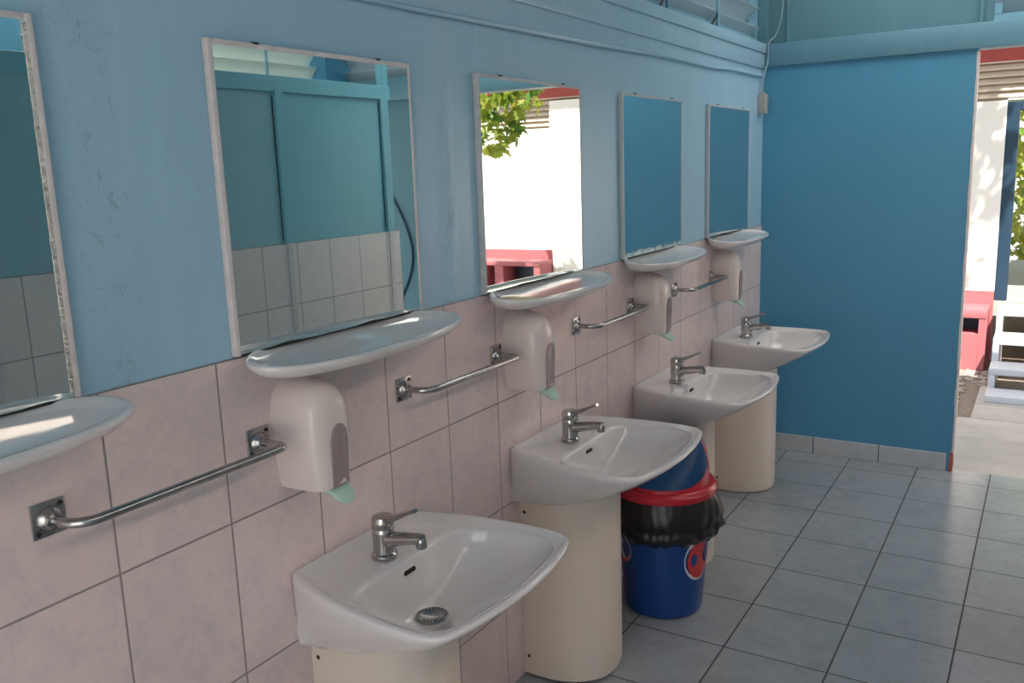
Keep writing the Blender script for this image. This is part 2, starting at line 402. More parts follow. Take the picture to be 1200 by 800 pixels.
for y in (2.858, 3.476):
    bm = NB(); tube(bm, [(-0.022, y - 0.10, ZL + 0.005), (-0.022, y - 0.01, ZL + 0.065)], 0.005, 8)
    tag(obj('louvre_stay', bm, 'black'), 'short dark stay rod at the %s bar of the louvre window' % ('nearer' if y < 3 else 'farther'), 'stay rod')
bm = NB(); box(bm, (-0.16, YB, ZC - 0.07), (-0.004, YF, ZC)); box(bm, (-0.16, YB, ZL - 0.03), (-0.10, YF, ZL + 0.01))
tag(obj('trim_4', bm, 'paint_beam', smooth=False), 'blue head rail above the louvre window of the mirror wall', 'trim', kind='structure')
bm = NB(); box(bm, (XR, YB, 0.0), (XR + 0.12, 3.05, 2.10)); box(bm, (XR, 4.10, 0.0), (XR + 0.12, YF + 0.1, 2.10)); box(bm, (XR, 3.05, 2.05), (XR + 0.12, 4.10, 2.10)); box(bm, (XR, YB, 2.44), (XR + 0.12, YF + 0.1, ZC)); box(bm, (XR, YB, 2.10), (XR + 0.12, 1.95, 2.44)); box(bm, (XR - 0.06, YF - 0.16, 2.10), (XR + 0.14, YF + 0.1, 2.44))  # doorway-high gap near the far end added to let in side light
tag(obj('wall_right', bm, 'paint_far', smooth=False), 'blue outer wall behind the cubicle partition', 'wall', kind='structure')
bm = NB(); box(bm, (XP, YB - 0.12, 0.0), (XR + 0.12, YB, ZC)); box(bm, (-0.16, YB - 0.12, 0.0), (0.25, YB, ZC)); box(bm, (0.25, YB - 0.12, 2.3), (XP, YB, ZC))  # unseen entrance made wide so that more light comes in
tag(obj('wall_back', bm, 'paint_left', smooth=False), 'blue wall with a wide entrance behind the viewer', 'wall', kind='structure')
LIGHT_HOLES = [(2.25, 2.93, -1.6, 3.30), (0.25, 2.05, 3.25, 4.08)]      # added roof openings under translucent sheets, for more light inside
bm = NB(); x0, x1, y0, y1 = -0.5, XR + 0.5, YB - 0.7, YF + 0.45
(a0, a1, b0_, b1_), (c0, c1, d0_, d1_) = LIGHT_HOLES
for q in ((a1, y0, x1, y1), (a0, y0, a1, b0_), (a0, b1_, a1, y1), (c1, y0, a0, y1), (x0, y0, c1, d0_), (x0, d0_, c0, y1), (c0, d1_, c1, y1)):
    box(bm, (q[0], q[1], ZC), (q[2], q[3], ZC + 0.06))
tag(obj('ceiling', bm, 'ceil', smooth=False), 'dark blue boarded roof', 'ceiling', kind='structure')

for k, (sx0, sx1, sy0, sy1) in enumerate(LIGHT_HOLES):  # unseen roof lights added to brighten the mirror wall and the far end
    sk = thing('window_%d' % (4 + k), ['long translucent roof sheets over the cubicles', 'translucent roof sheets over the far basins'][k], 'skylight', kind='structure')
    bm = NB(); n = int((sy1 - sy0) / 0.066)
    ys = [sy0 - 0.05 + (sy1 - sy0 + 0.1) * i / n for i in range(n + 1)]
    loft(bm, [[(x, y, ZC + 0.075 + 0.012 * math.cos(PI * i)) for i, y in enumerate(ys)] for x in (sx0 - 0.06, sx1 + 0.06)], closed=False)
    obj('roof_sheet', bm, ('sheet', 'sheet_clear')[k], sk)
    for q in range(1, int((sy1 - sy0) / 1.3) + 1):
        y = sy0 + 1.3 * q; bm = NB(); box(bm, (sx0, y - 0.025, ZC - 0.01), (sx1, y + 0.025, ZC + 0.05)); obj('rafter', bm, 'ceil', sk, smooth=False)

# partition across the room (seen in the mirrors)
YE = 3.62
pt = thing('wall_partition', 'turquoise panelled cubicle partition with tiled lower half seen in the mirrors', 'partition', kind='structure')
for ya, yb, mt in ((YB, -1.6, 'paint_panel'), (-1.6, -0.3, 'paint_panel'), (-0.3, 1.13, 'paint_panel'), (1.13, 2.72, 'paint_panel2'), (2.72, 3.56, 'paint_panel'), (3.56, YE, 'paint_panel')):
    bm = NB(); box(bm, (XP + 0.008, ya, 0.0), (XP + 0.05, yb, 2.04)); obj('panel', bm, mt, pt, smooth=False)
bm = NB(); box(bm, (XP, YB, 0.0), (XP + 0.008, YE + 0.03, H), 0.001, 1); obj('tile_dado', bm, 'tile_part', pt, smooth=False)
bm = NB(); box(bm, (XP - 0.012, YB, 2.02), (XP + 0.06, YE, 2.10), 0.003, 1); obj('top_rail', bm, 'paint_panel', pt)
for y in (-1.6, -0.3, 1.13, 2.72, 3.56):
    bm = NB(); box(bm, (XP - 0.014, y - 0.03, H), (XP + 0.05, y + 0.03, 2.04), 0.003, 1); obj('post', bm, 'paint_panel', pt)
    bm = NB(); box(bm, (XP - 0.008, y - 0.016, 0.0), (XP + 0.02, y + 0.016, H + 0.002), 0.002, 1); obj('post_foot', bm, 'frame_grey', pt)
    bm = NB(); box(bm, (XP + 0.004, y - 0.034, H + 0.02), (XP + 0.0085, y - 0.0295, 2.0)); obj('panel_gap', bm, 'hole', pt, smooth=False)
bm = NB(); box(bm, (XP, YE - 0.05, 2.04), (XP + 0.05, YE, ZC), 0.003, 1); obj('tall_post', bm, 'paint_panel', pt)

# ================================================================== MIRRORS
MY = [-0.122, 0.803, 1.699, 2.630, 3.577]     # centre of each along the wall
mlabel = ['mirror cut by the photo edge, pinkish frame with flaking silver',
          'widest looking mirror with white frame reflecting turquoise panels and grey tiles',
          'mirror reflecting bright white building, red base and green leaves',
          'mirror with cloudy corroded lower edge reflecting plain deep blue',
          'mirror nearest the deep blue end wall, reflecting plain blue']
MZ0, MZ1 = 1.254, 1.850
def mirror(i, hw):
    yc = MY[i]; zc = (MZ0 + MZ1) / 2; hh = (MZ1 - MZ0) / 2
    r = thing('wall_mirror', mlabel[i], 'mirror', (0, yc, zc), 'square mirrors along the wall')
    bm = NB(); box(bm, (0.006, -hw + 0.004, -hh), (0.011, hw - 0.004, hh - 0.004), 0.001, 1)
    g = obj('mirror_glass', bm, 'mirror_old' if i in (3,) else 'mirror', r)
    if i == 3:
        # the stain is measured from the lower edge of the glass
        for v in g.data.vertices: v.co.z += hh
        g.location.z = -hh
    fm = ['frame_white', 'frame_white', 'frame_grey', 'frame_grey', 'frame_grey'][i]
    fw = 0.0125 if i < 2 else 0.0125
    fr = 0.012 if i == 0 else 0.008
    bm = NB(); box(bm, (-0.004, -hw, -hh), (0.013, -hw + fw, hh), 0.003, 2)
    box(bm, (-0.004, hw - fr, -hh), (0.013, hw, hh), 0.003, 2)
    box(bm, (-0.004, -hw + fw + 0.0004, hh - 0.011), (0.0125, hw - fr - 0.0004, hh - 0.0003), 0.0025, 2)
    obj('frame', bm, fm, r)
    if i == 0:
        bm = NB(); prism(bm, [(hw - fr - 0.006 - 0.0015 * noise.noise((q * 0.9, 1, 1)), -hh + 0.01 + 0.57 * q / 60) for q in range(61)] + [(hw - fr + 0.001, hh - 0.013), (hw - fr + 0.001, -hh + 0.01)], 0, 0.008, 0.0122)
        obj('flaking_strip', bm, 'flake', r, smooth=False)['label'] = 'flaking silver inner strip'
    bm = NB(); box(bm, (-0.004, -hw + 0.003, -hh + 0.002), (0.006, hw - 0.003, hh - 0.003)); obj('backing', bm, 'black', r, smooth=False)
    for s in (-0.6, 0.62):   # little dark clips on the top rail
        bm = NB(); box(bm, (0.0, s * hw - 0.009, hh - 0.004), (0.0132, s * hw + 0.008, hh + 0.002), 0.002, 1); obj('clip', bm, 'hole', r)
    # black corrosion along the lower edge
    bm = NB(); rnd = random.Random(i)
    n = 26; top = []
    for k in range(n):
        u = -hw + 0.01 + (2 * hw - 0.02) * k / (n - 1)
        q = max(0, noise.noise((u * 9, i * 3.3, 0.5))) ** 1.4
        top.append((u, -hh + 0.003 + 0.012 * q ** 1.5))
    prism(bm, top + [(hw - 0.01, -hh), (-hw + 0.01, -hh)], 0, 0.0108, 0.0118)
    obj('corroded_edge', bm, 'hole', r, smooth=False)
    return r
for i, hw in enumerate((0.300, 0.300, 0.306, 0.300, 0.312)): mirror(i, hw)

# ================================================================== CERAMIC SHELVES
SY = [-0.112, 0.812, 1.690, 2.605, 3.535]
slabel = ['oval white ceramic shelf under the near mirror cut by the photo edge',
          'oval white ceramic shelf under the mirror showing turquoise panels',
          'oval white ceramic shelf under the mirror showing leaves and a white building',
          'oval white ceramic shelf under the mirror with cloudy corroded edge',
          'oval white ceramic shelf nearest the deep blue end wall']
def shelf_ring(a, b, cx, z, n=61, ex=2.35, back=0.0):
    """oval cut straight along the wall; back = how much the wall side rises"""
    out = []
    t0 = math.asin(min(1.0, (cx / b) ** (ex / 2))) if cx < b else PI / 2
    for i in range(n):
        t = -t0 + (PI + 2 * t0) * i / (n - 1); c, q = math.cos(t), math.sin(t)
        y = a * math.copysign(abs(c) ** (2 / ex), c); x = max(0.0, cx + b * math.copysign(abs(q) ** (2 / ex), q))
        out.append(Vector((x, y, z)))
    m = 24; p, q = out[-1], out[0]
    out += [p.lerp(q, (k + 1) / (m + 1)) for k in range(m)]
    for v in out: v.z += back * max(0.0, 1 - v.x / (cx + b)) ** 1.3 + 0.012 * (1 - v.x / 0.12)
    return out
bm = NB()
loft(bm, [shelf_ring(0.20, 0.05, 0.045, -0.036), shelf_ring(0.265, 0.070, 0.060, -0.033), shelf_ring(0.308, 0.088, 0.07, -0.020), shelf_ring(0.325, 0.099, 0.075, -0.005, back=0.002),
          shelf_ring(0.327, 0.101, 0.075, 0.001, back=0.005), shelf_ring(0.323, 0.097, 0.075, 0.005, back=0.005), shelf_ring(0.314, 0.090, 0.074, 0.0045, back=0.005), shelf_ring(0.304, 0.082, 0.0735, -0.001, back=0.004),
          shelf_ring(0.285, 0.066, 0.072, -0.003, back=0.003), shelf_ring(0.20, 0.040, 0.071, -0.004, back=0.003), shelf_ring(0.08, 0.010, 0.07, -0.004)], (True, True))
s0 = obj('ceramic_shelf', bm, 'ceramic', angle=60, loc=(0, SY[0], 1.237)); tag(s0, slabel[0], 'shelf', 'ceramic shelves under the mirrors')
for i in range(1, 5): copy_tree(s0, (0, SY[i], 1.237), slabel[i])

# ================================================================== WASH BASINS
BY = [0.797, 1.704, 2.620, 3.556]
BZ = [0.0, 0.012, -0.008, 0.006]
blabel = ['nearest white wash basin with its round drain strainer in view',
          'second white wash basin, in front of the blue and red bin',
          'third white wash basin, between the bin and the last basin',
          'white wash basin nearest the deep blue end wall']
NR = 49
OUT_HALF = [(0.0, 0.195, 0), (0.05, 0.219, 0), (0.13, 0.247, 0), (0.24, 0.267, 0), (0.33, 0.273, 0), (0.405, 0.270, 0), (0.446, 0.248, 0), (0.467, 0.185, 0), (0.482, 0.09, 0), (0.487, 0.0, 0)]
IN_HALF = [(0.163, 0.0, 0), (0.163, 0.07, 0), (0.165, 0.150, 0), (0.182, 0.200, 0), (0.24, 0.229, 0), (0.325, 0.240, 0), (0.395, 0.238, 0), (0.430, 0.206, 0), (0.450, 0.110, 0), (0.458, 0.0, 0)]
def outline_outer(n=NR):
    h = resample(catmull(OUT_HALF, 10), n)
    return h                                   # from the wall (y=+) round to the front centre
def full(h):
    return h + [Vector((p.x, -p.y, p.z)) for p in reversed(h[:-1])]
OUTH = outline_outer()
INH = resample(catmull(IN_HALF, 10), NR)
def ring_outer(sx, sy, z, inset=0.0, xpow=1.0, zf=0.0):
    """outer outline scaled; zf = drop towards the front"""
    pts = full(OUTH); res = []
    for p in pts:
        x = p.x * sx; y = p.y * sy
        d = Vector((x - 0.0, y, 0))
        if inset:
            c = Vector((0.22, 0, 0)); v = Vector((x, y, 0)) - c; L = v.length; v *= (L - inset) / L
            x, y = (c + v).x, (c + v).y
        res.append(Vector((max(x, 0.0), y, z - zf * (p.x / 0.486))))
    # back edge: straight along the wall
    n = 24; a, b = res[-1], res[0]
    back = [a.lerp(b, (k + 1) / (n + 1)) for k in range(n)]
    return res + back
def ring_inner(sy, xb, xf, z):
    """opening of the bowl, its back at xb and its front at xf"""
    h = [Vector((xb + (p.x - 0.163) / 0.295 * (xf - xb), p.y * sy, z)) for p in INH]
    pts = h[::-1]                              # front centre ... back centre on the +y side
    pos = h                                    # back centre -> front (y+)
    neg = [Vector((p.x, -p.y, p.z)) for p in h]
    # order to follow ring_outer: start at wall y+ -> front -> wall y- -> back
    arc = pos[14:] + [neg[i] for i in range(NR - 2, 13, -1)]
    arc = resample(arc, 2 * NR - 1)
    backpart = [neg[i] for i in range(13, -1, -1)] + [pos[i] for i in range(1, 14)]
    bp = resample([neg[14]] + backpart + [pos[14]], 26)[1:-1]
    return arc + bp
def lerp_ring(a, b, t, dz=0.0): return [p.lerp(q, t) + Vector((0, 0, dz)) for p, q in zip(a, b)]
def basin_bm():
    bm = NB()
    e = ring_outer(1, 1, 0.762, 0.012, zf=0.010); op = ring_inner(1.0, 0.163, 0.458, 0.744)
    ph = resample(catmull([(0.0, 0.186, 0), (0.05, 0.179, 0), (0.11, 0.164, 0), (0.165, 0.135, 0), (0.206, 0.085, 0), (0.221, 0.0, 0)], 10), NR)
    foot = full(ph); foot += [foot[-1].lerp(foot[0], (k + 1) / 25) for k in range(24)]
    rim = ring_outer(1, 1, 0.0)
    def fl(t, z):
        out = []
        for p, q in zip(foot, rim):
            x, y = p.x + (q.x - p.x) * t, p.y + (q.y - p.y) * t
            wf = max(0.0, min(1.0, (q.x / 0.487 - 0.45) / 0.45)); wf = wf * wf * (3 - 2 * wf)
            out.append(Vector((x, y, z + 0.62 * wf * max(0.0, 0.587 + 0.148 * t - z))))
        return out
    rings = [[Vector((p.x * 0.9, p.y * 0.9, 0.592)) for p in foot], fl(0.0, 0.587), fl(0.05, 0.589), fl(0.24, 0.606), fl(0.45, 0.632), fl(0.66, 0.664), fl(0.84, 0.700),
             fl(0.955, 0.731), ring_outer(0.998, 1.0, 0.750, zf=0.006), ring_outer(1, 1, 0.757, 0.002, zf=0.008), ring_outer(1, 1, 0.761, 0.006, zf=0.010), e,
             ring_outer(1, 1, 0.760, 0.018, zf=0.011), ring_outer(1, 1, 0.755, 0.025, zf=0.009)]
    last = rings[-1]
    rings += [lerp_ring(last, op, 0.6, -0.001), lerp_ring(last, op, 0.85, -0.001), op, ring_inner(0.98, 0.166, 0.450, 0.736), ring_inner(0.95, 0.169, 0.432, 0.719), ring_inner(0.89, 0.173, 0.400, 0.698), ring_inner(0.80, 0.177, 0.362, 0.676),
              ring_inner(0.66, 0.181, 0.326, 0.656), ring_inner(0.48, 0.185, 0.296, 0.638), ring_inner(0.28, 0.190, 0.264, 0.6205), ring_inner(0.11, 0.213, 0.240, 0.617)]
    loft(bm, rings, (True, True))
    return bm
PED = [(0.0, 0.155, 0), (0.07, 0.157, 0), (0.14, 0.148, 0), (0.20, 0.118, 0), (0.245, 0.066, 0), (0.258, 0.0, 0)]
def pedestal_bm():
    bm = NB(); h = resample(catmull(PED, 10), 24)
    rings = []
    for z, s in ((0.0, 0.985), (0.012, 1.0), (0.15, 1.0), (0.40, 1.0), (0.613, 1.0)):
        rings.append([Vector((max(0.001, p.x * s), p.y, z)) for p in full(h)])
    loft(bm, rings, (True, True))
    return bm
def make_basin():
    r = thing('wash_basin', blabel[0], 'wash basin', (0, BY[0], BZ[0]), 'wash basins along the tiled wall')
    obj('bowl', basin_bm(), 'ceramic', r, angle=70)
    # overflow slot on the back slope of the bowl
    bm = NB(); box(bm, (0.1655, -0.020, 0.711), (0.1730, 0.020, 0.722), 0.0035, 2, Matrix.Rotation(math.radians(-8), 3, 'Y'))
    obj('overflow_slot', bm, 'hole', r)
    # drain
    dx = 0.226
    bm = NB(); lathe(bm, [(0.037, 0.6165), (0.037, 0.6235), (0.0345, 0.6250), (0.025, 0.6237), (0.021, 0.6205), (0.0, 0.6205)], 32, (dx, 0, 0), caps=(True, False))
    d = obj('drain_strainer', bm, 'chrome_dull', r)
    bm = NB()
    for q, cnt, z0 in ((0.0325, 26, 0.6243), (0.0278, 22, 0.6237)):
        for k in range(cnt):
            a = 2 * PI * (k + (q < 0.03) * 0.5) / cnt; lathe(bm, [(0.0019, z0), (0.0019, z0 + 0.0009)], 8, (dx + q * math.cos(a), q * math.sin(a), 0))
    obj('drain_hole', bm, 'hole', d)['label'] = 'dark holes of the strainer'
    p = obj('pedestal', pedestal_bm(), 'pedestal', r, angle=50); p['label'] = 'cream half round pedestal'
    for z in (0.06, 0.545):
        for y in (-0.1535,):
            bm = NB(); lathe(bm, [(0.0055, 0.0), (0.0055, 0.004), (0.003, 0.005)], 12, (0.022, y + 0.001, z), (0, -1, 0)); obj('screw_hole', bm, 'hole', p)
    # tap
    bm = NB(); tx, ty, tz = 0.115, -0.018, 0.7500
    T = (tx, ty, tz)
    lathe(bm, [(0.029, 0.0), (0.0298, 0.003), (0.029, 0.008), (0.0262, 0.0105), (0.0250, 0.012), (0.0248, 0.03), (0.0256, 0.055), (0.0262, 0.066), (0.0252, 0.068), (0.0252, 0.0695), (0.0262, 0.071), (0.0258, 0.088), (0.0235, 0.095), (0.014, 0.0985), (0.0, 0.099)], 36, T, caps=(True, False))
    f = obj('faucet', bm, 'chrome', r, angle=35); f['label'] = 'chrome single lever faucet'
    bm = NB()
    path = catmull([(0.006, 0, 0.042), (0.03, 0, 0.046), (0.065, 0, 0.053), (0.098, 0, 0.059), (0.110, 0, 0.060)], 6)
    rr = [0.0215 - 0.0085 * min(1, i / (len(path) * 0.8)) for i in range(len(path))]
    tube(bm, [Vector(T) + p for p in path], rr, 18, flat=0.9); obj('spout', bm, 'chrome', f, angle=35)
    bm = NB(); lathe(bm, [(0.0115, 0.040), (0.0125, 0.042), (0.0125, 0.058), (0.011, 0.062)], 20, (tx + 0.106, ty, tz)); obj('aerator', bm, 'chrome', f)
    bm = NB()
    path = catmull([(-0.005, 0, 0.088), (0.025, 0, 0.093), (0.05, 0, 0.103), (0.078, 0, 0.116), (0.094, 0, 0.123)], 6)
    rr = [0.0205 - 0.0115 * min(1, i / (len(path) * 0.7)) for i in range(len(path))]
    tube(bm, [Vector(T) + p for p in path], rr, 16, flat=0.5); obj('lever', bm, 'chrome', f, angle=35)
    return r
b0 = make_basin()
for i in range(1, 4): copy_tree(b0, (0, BY[i], BZ[i]), blabel[i])

# ================================================================== SOAP DISPENSERS
DY = [0.650, 1.558, 2.505, 3.415]
dlabel = ['nearest white soap dispenser with mint green push lever, above the first basin',
          'white soap dispenser with mint green lever, below the mirror showing leaves',
          'white soap dispenser with mint green lever, below the cloudy mirror',
          'white soap dispenser nearest the deep blue end wall']
def disp_half(z):   # half width of the front outline at height z (0..0.235)
    t = z / 0.235
    return 0.050 + 0.014 * math.sin(min(1, t / 0.60) * PI / 2) if t < 0.60 else 0.064 * math.sqrt(max(0.0, 1 - ((t - 0.60) / 0.405) ** 3.0))
def disp_outline(n=60):
    zs = [0.235 * i / 40 for i in range(41)]
    right = [Vector((disp_half(z), z, 0)) for z in zs]
    pts = [Vector((0, 0, 0))] + right + [Vector((0, 0.2352, 0))]
    h = resample(pts, n)
    return [(p.x, p.y) for p in h] + [(-p.x, p.y) for p in reversed(h[1:-1])]
def make_disp():
    r = thing('soap_dispenser', dlabel[0], 'soap dispenser', (0, DY[0], 0.955), 'white soap dispensers under the shelves')
    o = disp_outline(); cz = 0.10
    bm = NB(); rings = []
    for x, s, dz in ((0.0, 1.0, 0), (0.003, 1.008, 0), (0.05, 0.985, -0.002), (0.080, 0.945, -0.005), (0.098, 0.88, -0.008), (0.110, 0.76, -0.010), (0.116, 0.55, -0.012), (0.119, 0.25, -0.012)):
        rings.append([Vector((x, y * s, cz + (z - cz) * (1 - (1 - s) * (0.75 if z > cz else 0.12)) + dz * (z > cz))) for y, z in o])
    loft(bm, rings, (True, True))
    obj('housing', bm, 'abs', r, angle=50)
    # arched refill window set into the lower front
    def arch(wd, z0, z1, n=14):
        pts = [(-wd, z0)]
        for k in range(n + 1):
            a = PI - PI * k / n; pts.append((wd * math.cos(a), z1 - 0.035 + 0.035 * math.sin(a) if False else z1 - (wd * 1.6) + wd * 1.6 * math.sin(a)))
        pts.append((wd, z0)); return pts
    def xf(y, z):
        q = abs(y) / 0.064
        return 0.1205 - 0.032 * q ** 2.4 + 0.004 * math.sin(PI * min(1, z / 0.2))
    bm = NB(); a = arch(0.026, 0.004, 0.138)
    
    front = [bm.verts.new((xf(y + 0.006, z) + 0.001, y + 0.006, z)) for y, z in a]
    back = [bm.verts.new((0.07, y + 0.006, z)) for y, z in a]
    n = len(a)
    for i in range(n):
        j = (i + 1) % n; bm.faces.new((front[i], front[j], back[j], back[i]))
    cv = bm.verts.new((xf(0.006, 0.07) + 0.0015, 0.006, 0.07))
    for i in range(n): bm.faces.new((front[i], front[(i + 1) % n], cv))
    obj('window', bm, 'window', r, angle=50)['label'] = 'dark arched refill window'
    # soap lever
    bm = NB(); rings = []
    for x, z, hw, th in ((0.050, 0.004, 0.026, 0.010), (0.085, 0.000, 0.030, 0.012), (0.108, -0.008, 0.030, 0.012), (0.122, -0.018, 0.027, 0.010), (0.131, -0.026, 0.019, 0.007), (0.135, -0.030, 0.008, 0.003)):
        ring = []
        for k in range(20):
            t = 2 * PI * k / 20
            ring.append(Vector((x, 0.010 + hw * math.copysign(abs(math.cos(t)) ** 0.7, math.cos(t)), z + th * math.sin(t))))
        rings.append(ring)
    loft(bm, rings, (True, True)); obj('push_lever', bm, 'mint', r, angle=60)['label'] = 'mint green push lever'
    return r
d0 = make_disp()
for i in range(1, 4): copy_tree(d0, (0, DY[i], 0.955), dlabel[i])

# ================================================================== TOWEL RAILS
RY = [(0.100, 0.545), (1.020, 1.450), (1.957, 2.405), (2.866, 3.340)]
rlabel = ['nearest grey metal towel rail, running up to the first soap dispenser',
          'grey metal towel rail between the first and second soap dispensers',
          'grey metal towel rail between the second and third soap dispensers',
          'grey metal towel rail between the third and fourth soap dispensers']
for i, (y0, y1) in enumerate(RY):
    r = thing('towel_rail', rlabel[i], 'towel rail', (0, y0, 1.07), 'towel rails on the tiles')
    L = y1 - y0; so = 0.080
    bm = NB(); path = [(0.004, 0, 0)]
    rad = 0.042
    for k in range(9):
        a = PI / 2 * k / 8; path.append((so - rad + rad * math.sin(a), rad - rad * math.cos(a), 0))
    rad2 = 0.016
    for k in range(9):
        a = PI / 2 * k / 8; path.append((so - rad2 + rad2 * math.cos(a), L - rad2 + rad2 * math.sin(a), 0))
    path.append((0.004, L, 0))
    tube(bm, path, 0.0085, 16); obj('rail', bm, 'chrome_dull', r, angle=50)
    for yy in (0, L):
        bm = NB(); box(bm, (0.0, yy - 0.029, -0.029), (0.005, yy + 0.029, 0.029), 0.0015, 2)
        lathe(bm, [(0.021, 0.004), (0.020, 0.008), (0.0155, 0.012), (0.012, 0.0165), (0.0115, 0.02)], 28, (0, yy, 0), (1, 0, 0))
        p = obj('mounting_plate', bm, 'chrome_dull', r, angle=35)
        for q in (-1, 1):
            bm = NB(); lathe(bm, [(0.0042, 0.004), (0.0042, 0.0062), (0.003, 0.0066)], 12, (0, yy + q * 0.0205, q * 0.0205), (1, 0, 0)); obj('screw', bm, 'hole', p)

# ================================================================== BIN
BX, BYY = 0.215, 2.205
tb = thing('swing_bin', 'blue swing bin with red lid and black bag under the second basin', 'bin', (BX, BYY, 0.0))
bm = NB(); lathe(bm, [(0.128, 0.0), (0.137, 0.006), (0.141, 0.02), (0.150, 0.14), (0.158, 0.26), (0.168, 0.43), (0.171, 0.445)], 56)
obj('bucket', bm, 'bin_blue', tb)
def bucket_r(z): return 0.141 + (z - 0.02) * (0.017 / 0.24)
def sticker(bm, poly, off):   # poly in (angle deg, z)
    fc = []
    for a, z in poly:
        q = math.radians(a); rr = bucket_r(z) + off; fc.append(bm.verts.new((rr * math.cos(q), rr * math.sin(q), z)))
    cz = sum(p[1] for p in poly) / len(poly); ca = sum(p[0] for p in poly) / len(poly); q = math.radians(ca); rr = bucket_r(cz) + off
    c = bm.verts.new((rr * math.cos(q), rr * math.sin(q), cz))
    for i in range(len(fc)): bm.faces.new((fc[i], fc[(i + 1) % len(fc)], c))
def ell(a0, z0, ra, rz, n=36, t0=0, t1=360):
    return [(a0 + ra * math.cos(math.radians(t0 + (t1 - t0) * k / n)), z0 + rz * math.sin(math.radians(t0 + (t1 - t0) * k / n))) for k in range(n)]
for nm, mt, pl, off in (('emblem_border', 'st_white', ell(-14, 0.225, 27, 0.085), 0.0012), ('emblem_red', 'st_red', ell(-13, 0.223, 23, 0.076), 0.0022), ('emblem_navy', 'st_navy', ell(4, 0.245, 8, 0.055), 0.0032),
                        ('emblem_border', 'st_white', ell(-140, 0.245, 26, 0.062), 0.0012), ('emblem_red', 'st_red', ell(-140, 0.238, 23, 0.055, t0=190, t1=350), 0.0022), ('emblem_navy', 'st_navy', ell(-140, 0.254, 23, 0.045, t0=-8, t1=188), 0.0032)):
    bm = NB(); sticker(bm, pl, off)
    obj(nm, bm, mt, tb)['label'] = 'printed emblem on the bucket'
# bag folded over the rim
bm = NB(); rings = []; n = 120
def bagr(a, t):
    base = 0.176 + 0.022 * math.sin(PI * min(1, t * 1.05)) 
    fold = 0.009 * noise.noise((math.cos(a) * 7, math.sin(a) * 7, t * 1.3)) + 0.006 * noise.noise((math.cos(a) * 19, math.sin(a) * 19, t * 3))
    bulge = 0.032 * math.exp(-((((a - math.radians(8) + PI) % (2 * PI)) - PI) / 0.22) ** 2) * t
    return base + fold * (0.3 + t) + bulge - 0.016 * max(0, t - 0.85) / 0.15
for k in range(19):
    t = k / 18; ring = []
    for i in range(n):
        a = 2 * PI * i / n
        zb = 0.285 + 0.020 * noise.noise((math.cos(a) * 2.2, math.sin(a) * 2.2, 4)) + 0.003 * noise.noise((math.cos(a) * 6, math.sin(a) * 6, 4)) + 0.025 * math.exp(-((a - 2 * PI * 0) / 0.5) ** 2)
        z = 0.462 + (zb - 0.462) * t
        # a rolled hem along the lower part
        hem = 0.009 * math.exp(-((t - 0.80) / 0.07) ** 2) - 0.006 * math.exp(-((t - 0.64) / 0.06) ** 2)
        rr = bagr(a, t) + hem
        ring.append(Vector((rr * math.cos(a), rr * math.sin(a), z)))
    rings.append(ring)
rings.append([Vector((p.x * 0.90, p.y * 0.90, p.z + 0.012)) for p in rings[-1]])
loft(bm, rings); obj('bin_bag', bm, 'bag', tb, angle=70)['label'] = 'black bin bag folded over the rim'
# lid: round rim, hood rising to a ridge, blue swing flap in its front slope
LA = math.radians(20); lu = Vector((math.cos(LA), math.sin(LA), 0)); lv = Vector((math.sin(LA), -math.cos(LA), 0))
def hood(t, a):
    """t 0..1 up the hood, a angle; the ridge runs along lu"""
    au = 0.163 * (1 - 0.30 * t ** 2.6); bv = 0.163 * (1 - t ** 1.3) + 0.010
    e = 1.0 - 0.30 * t
    cu_, sv_ = math.cos(a), math.sin(a)
    return lu * (au * math.copysign(abs(cu_) ** e, cu_)) + lv * (bv * math.copysign(abs(sv_) ** e, sv_)) + Vector((0, 0, 0.486 + 0.182 * t))
bm = NB(); n = 96
rings = []
for rr, z in ((0.178, 0.450), (0.190, 0.450), (0.193, 0.456), (0.192, 0.470), (0.186, 0.475), (0.184, 0.482), (0.180, 0.485), (0.166, 0.486)):
    rings.append([lu * rr * math.cos(2 * PI * i / n) + lv * rr * math.sin(2 * PI * i / n) + Vector((0, 0, z)) for i in range(n)])
for k in range(17): rings.append([hood(k / 16, 2 * PI * i / n) for i in range(n)])
rings.append([hood(1.0, 2 * PI * i / n) * 1.0 + Vector((0, 0, 0.006)) - 0.3 * (hood(1.0, 2 * PI * i / n) - Vector((0, 0, 0.668))) for i in range(n)])
loft(bm, rings, (True, True)); obj('lid', bm, 'bin_red', tb, angle=40)['label'] = 'red hooded lid'
def flap(side):
    bm = NB(); nu, nv = 22, 18; g = []
    for i in range(nv + 1):
        row = []
        for j in range(nu + 1):
            s = -1 + 2 * j / nu                       # across
            t0 = 0.06 + 0.26 * abs(s) ** 5.0            # rounded lower edge
            t = t0 + (0.97 - t0) * i / nv
            ca = s * 0.972
            a = math.acos(max(-1, min(1, ca)))
            p = hood(t, a if side > 0 else -a)
            row.append(p + lv * side * 0.004 + Vector((0, 0, 0.002)))
        g.append([bm.verts.new(p) for p in row])
    for i in range(nv):
        for j in range(nu): bm.faces.new((g[i][j], g[i][j + 1], g[i + 1][j + 1], g[i + 1][j]))
    r = bmesh.ops.solidify(bm, geom=bm.faces[:], thickness=0.004)
    o = obj('swing_flap', bm, 'bin_flap', tb, angle=50); o['label'] = 'blue swing flap'
flap(1); flap(-1)

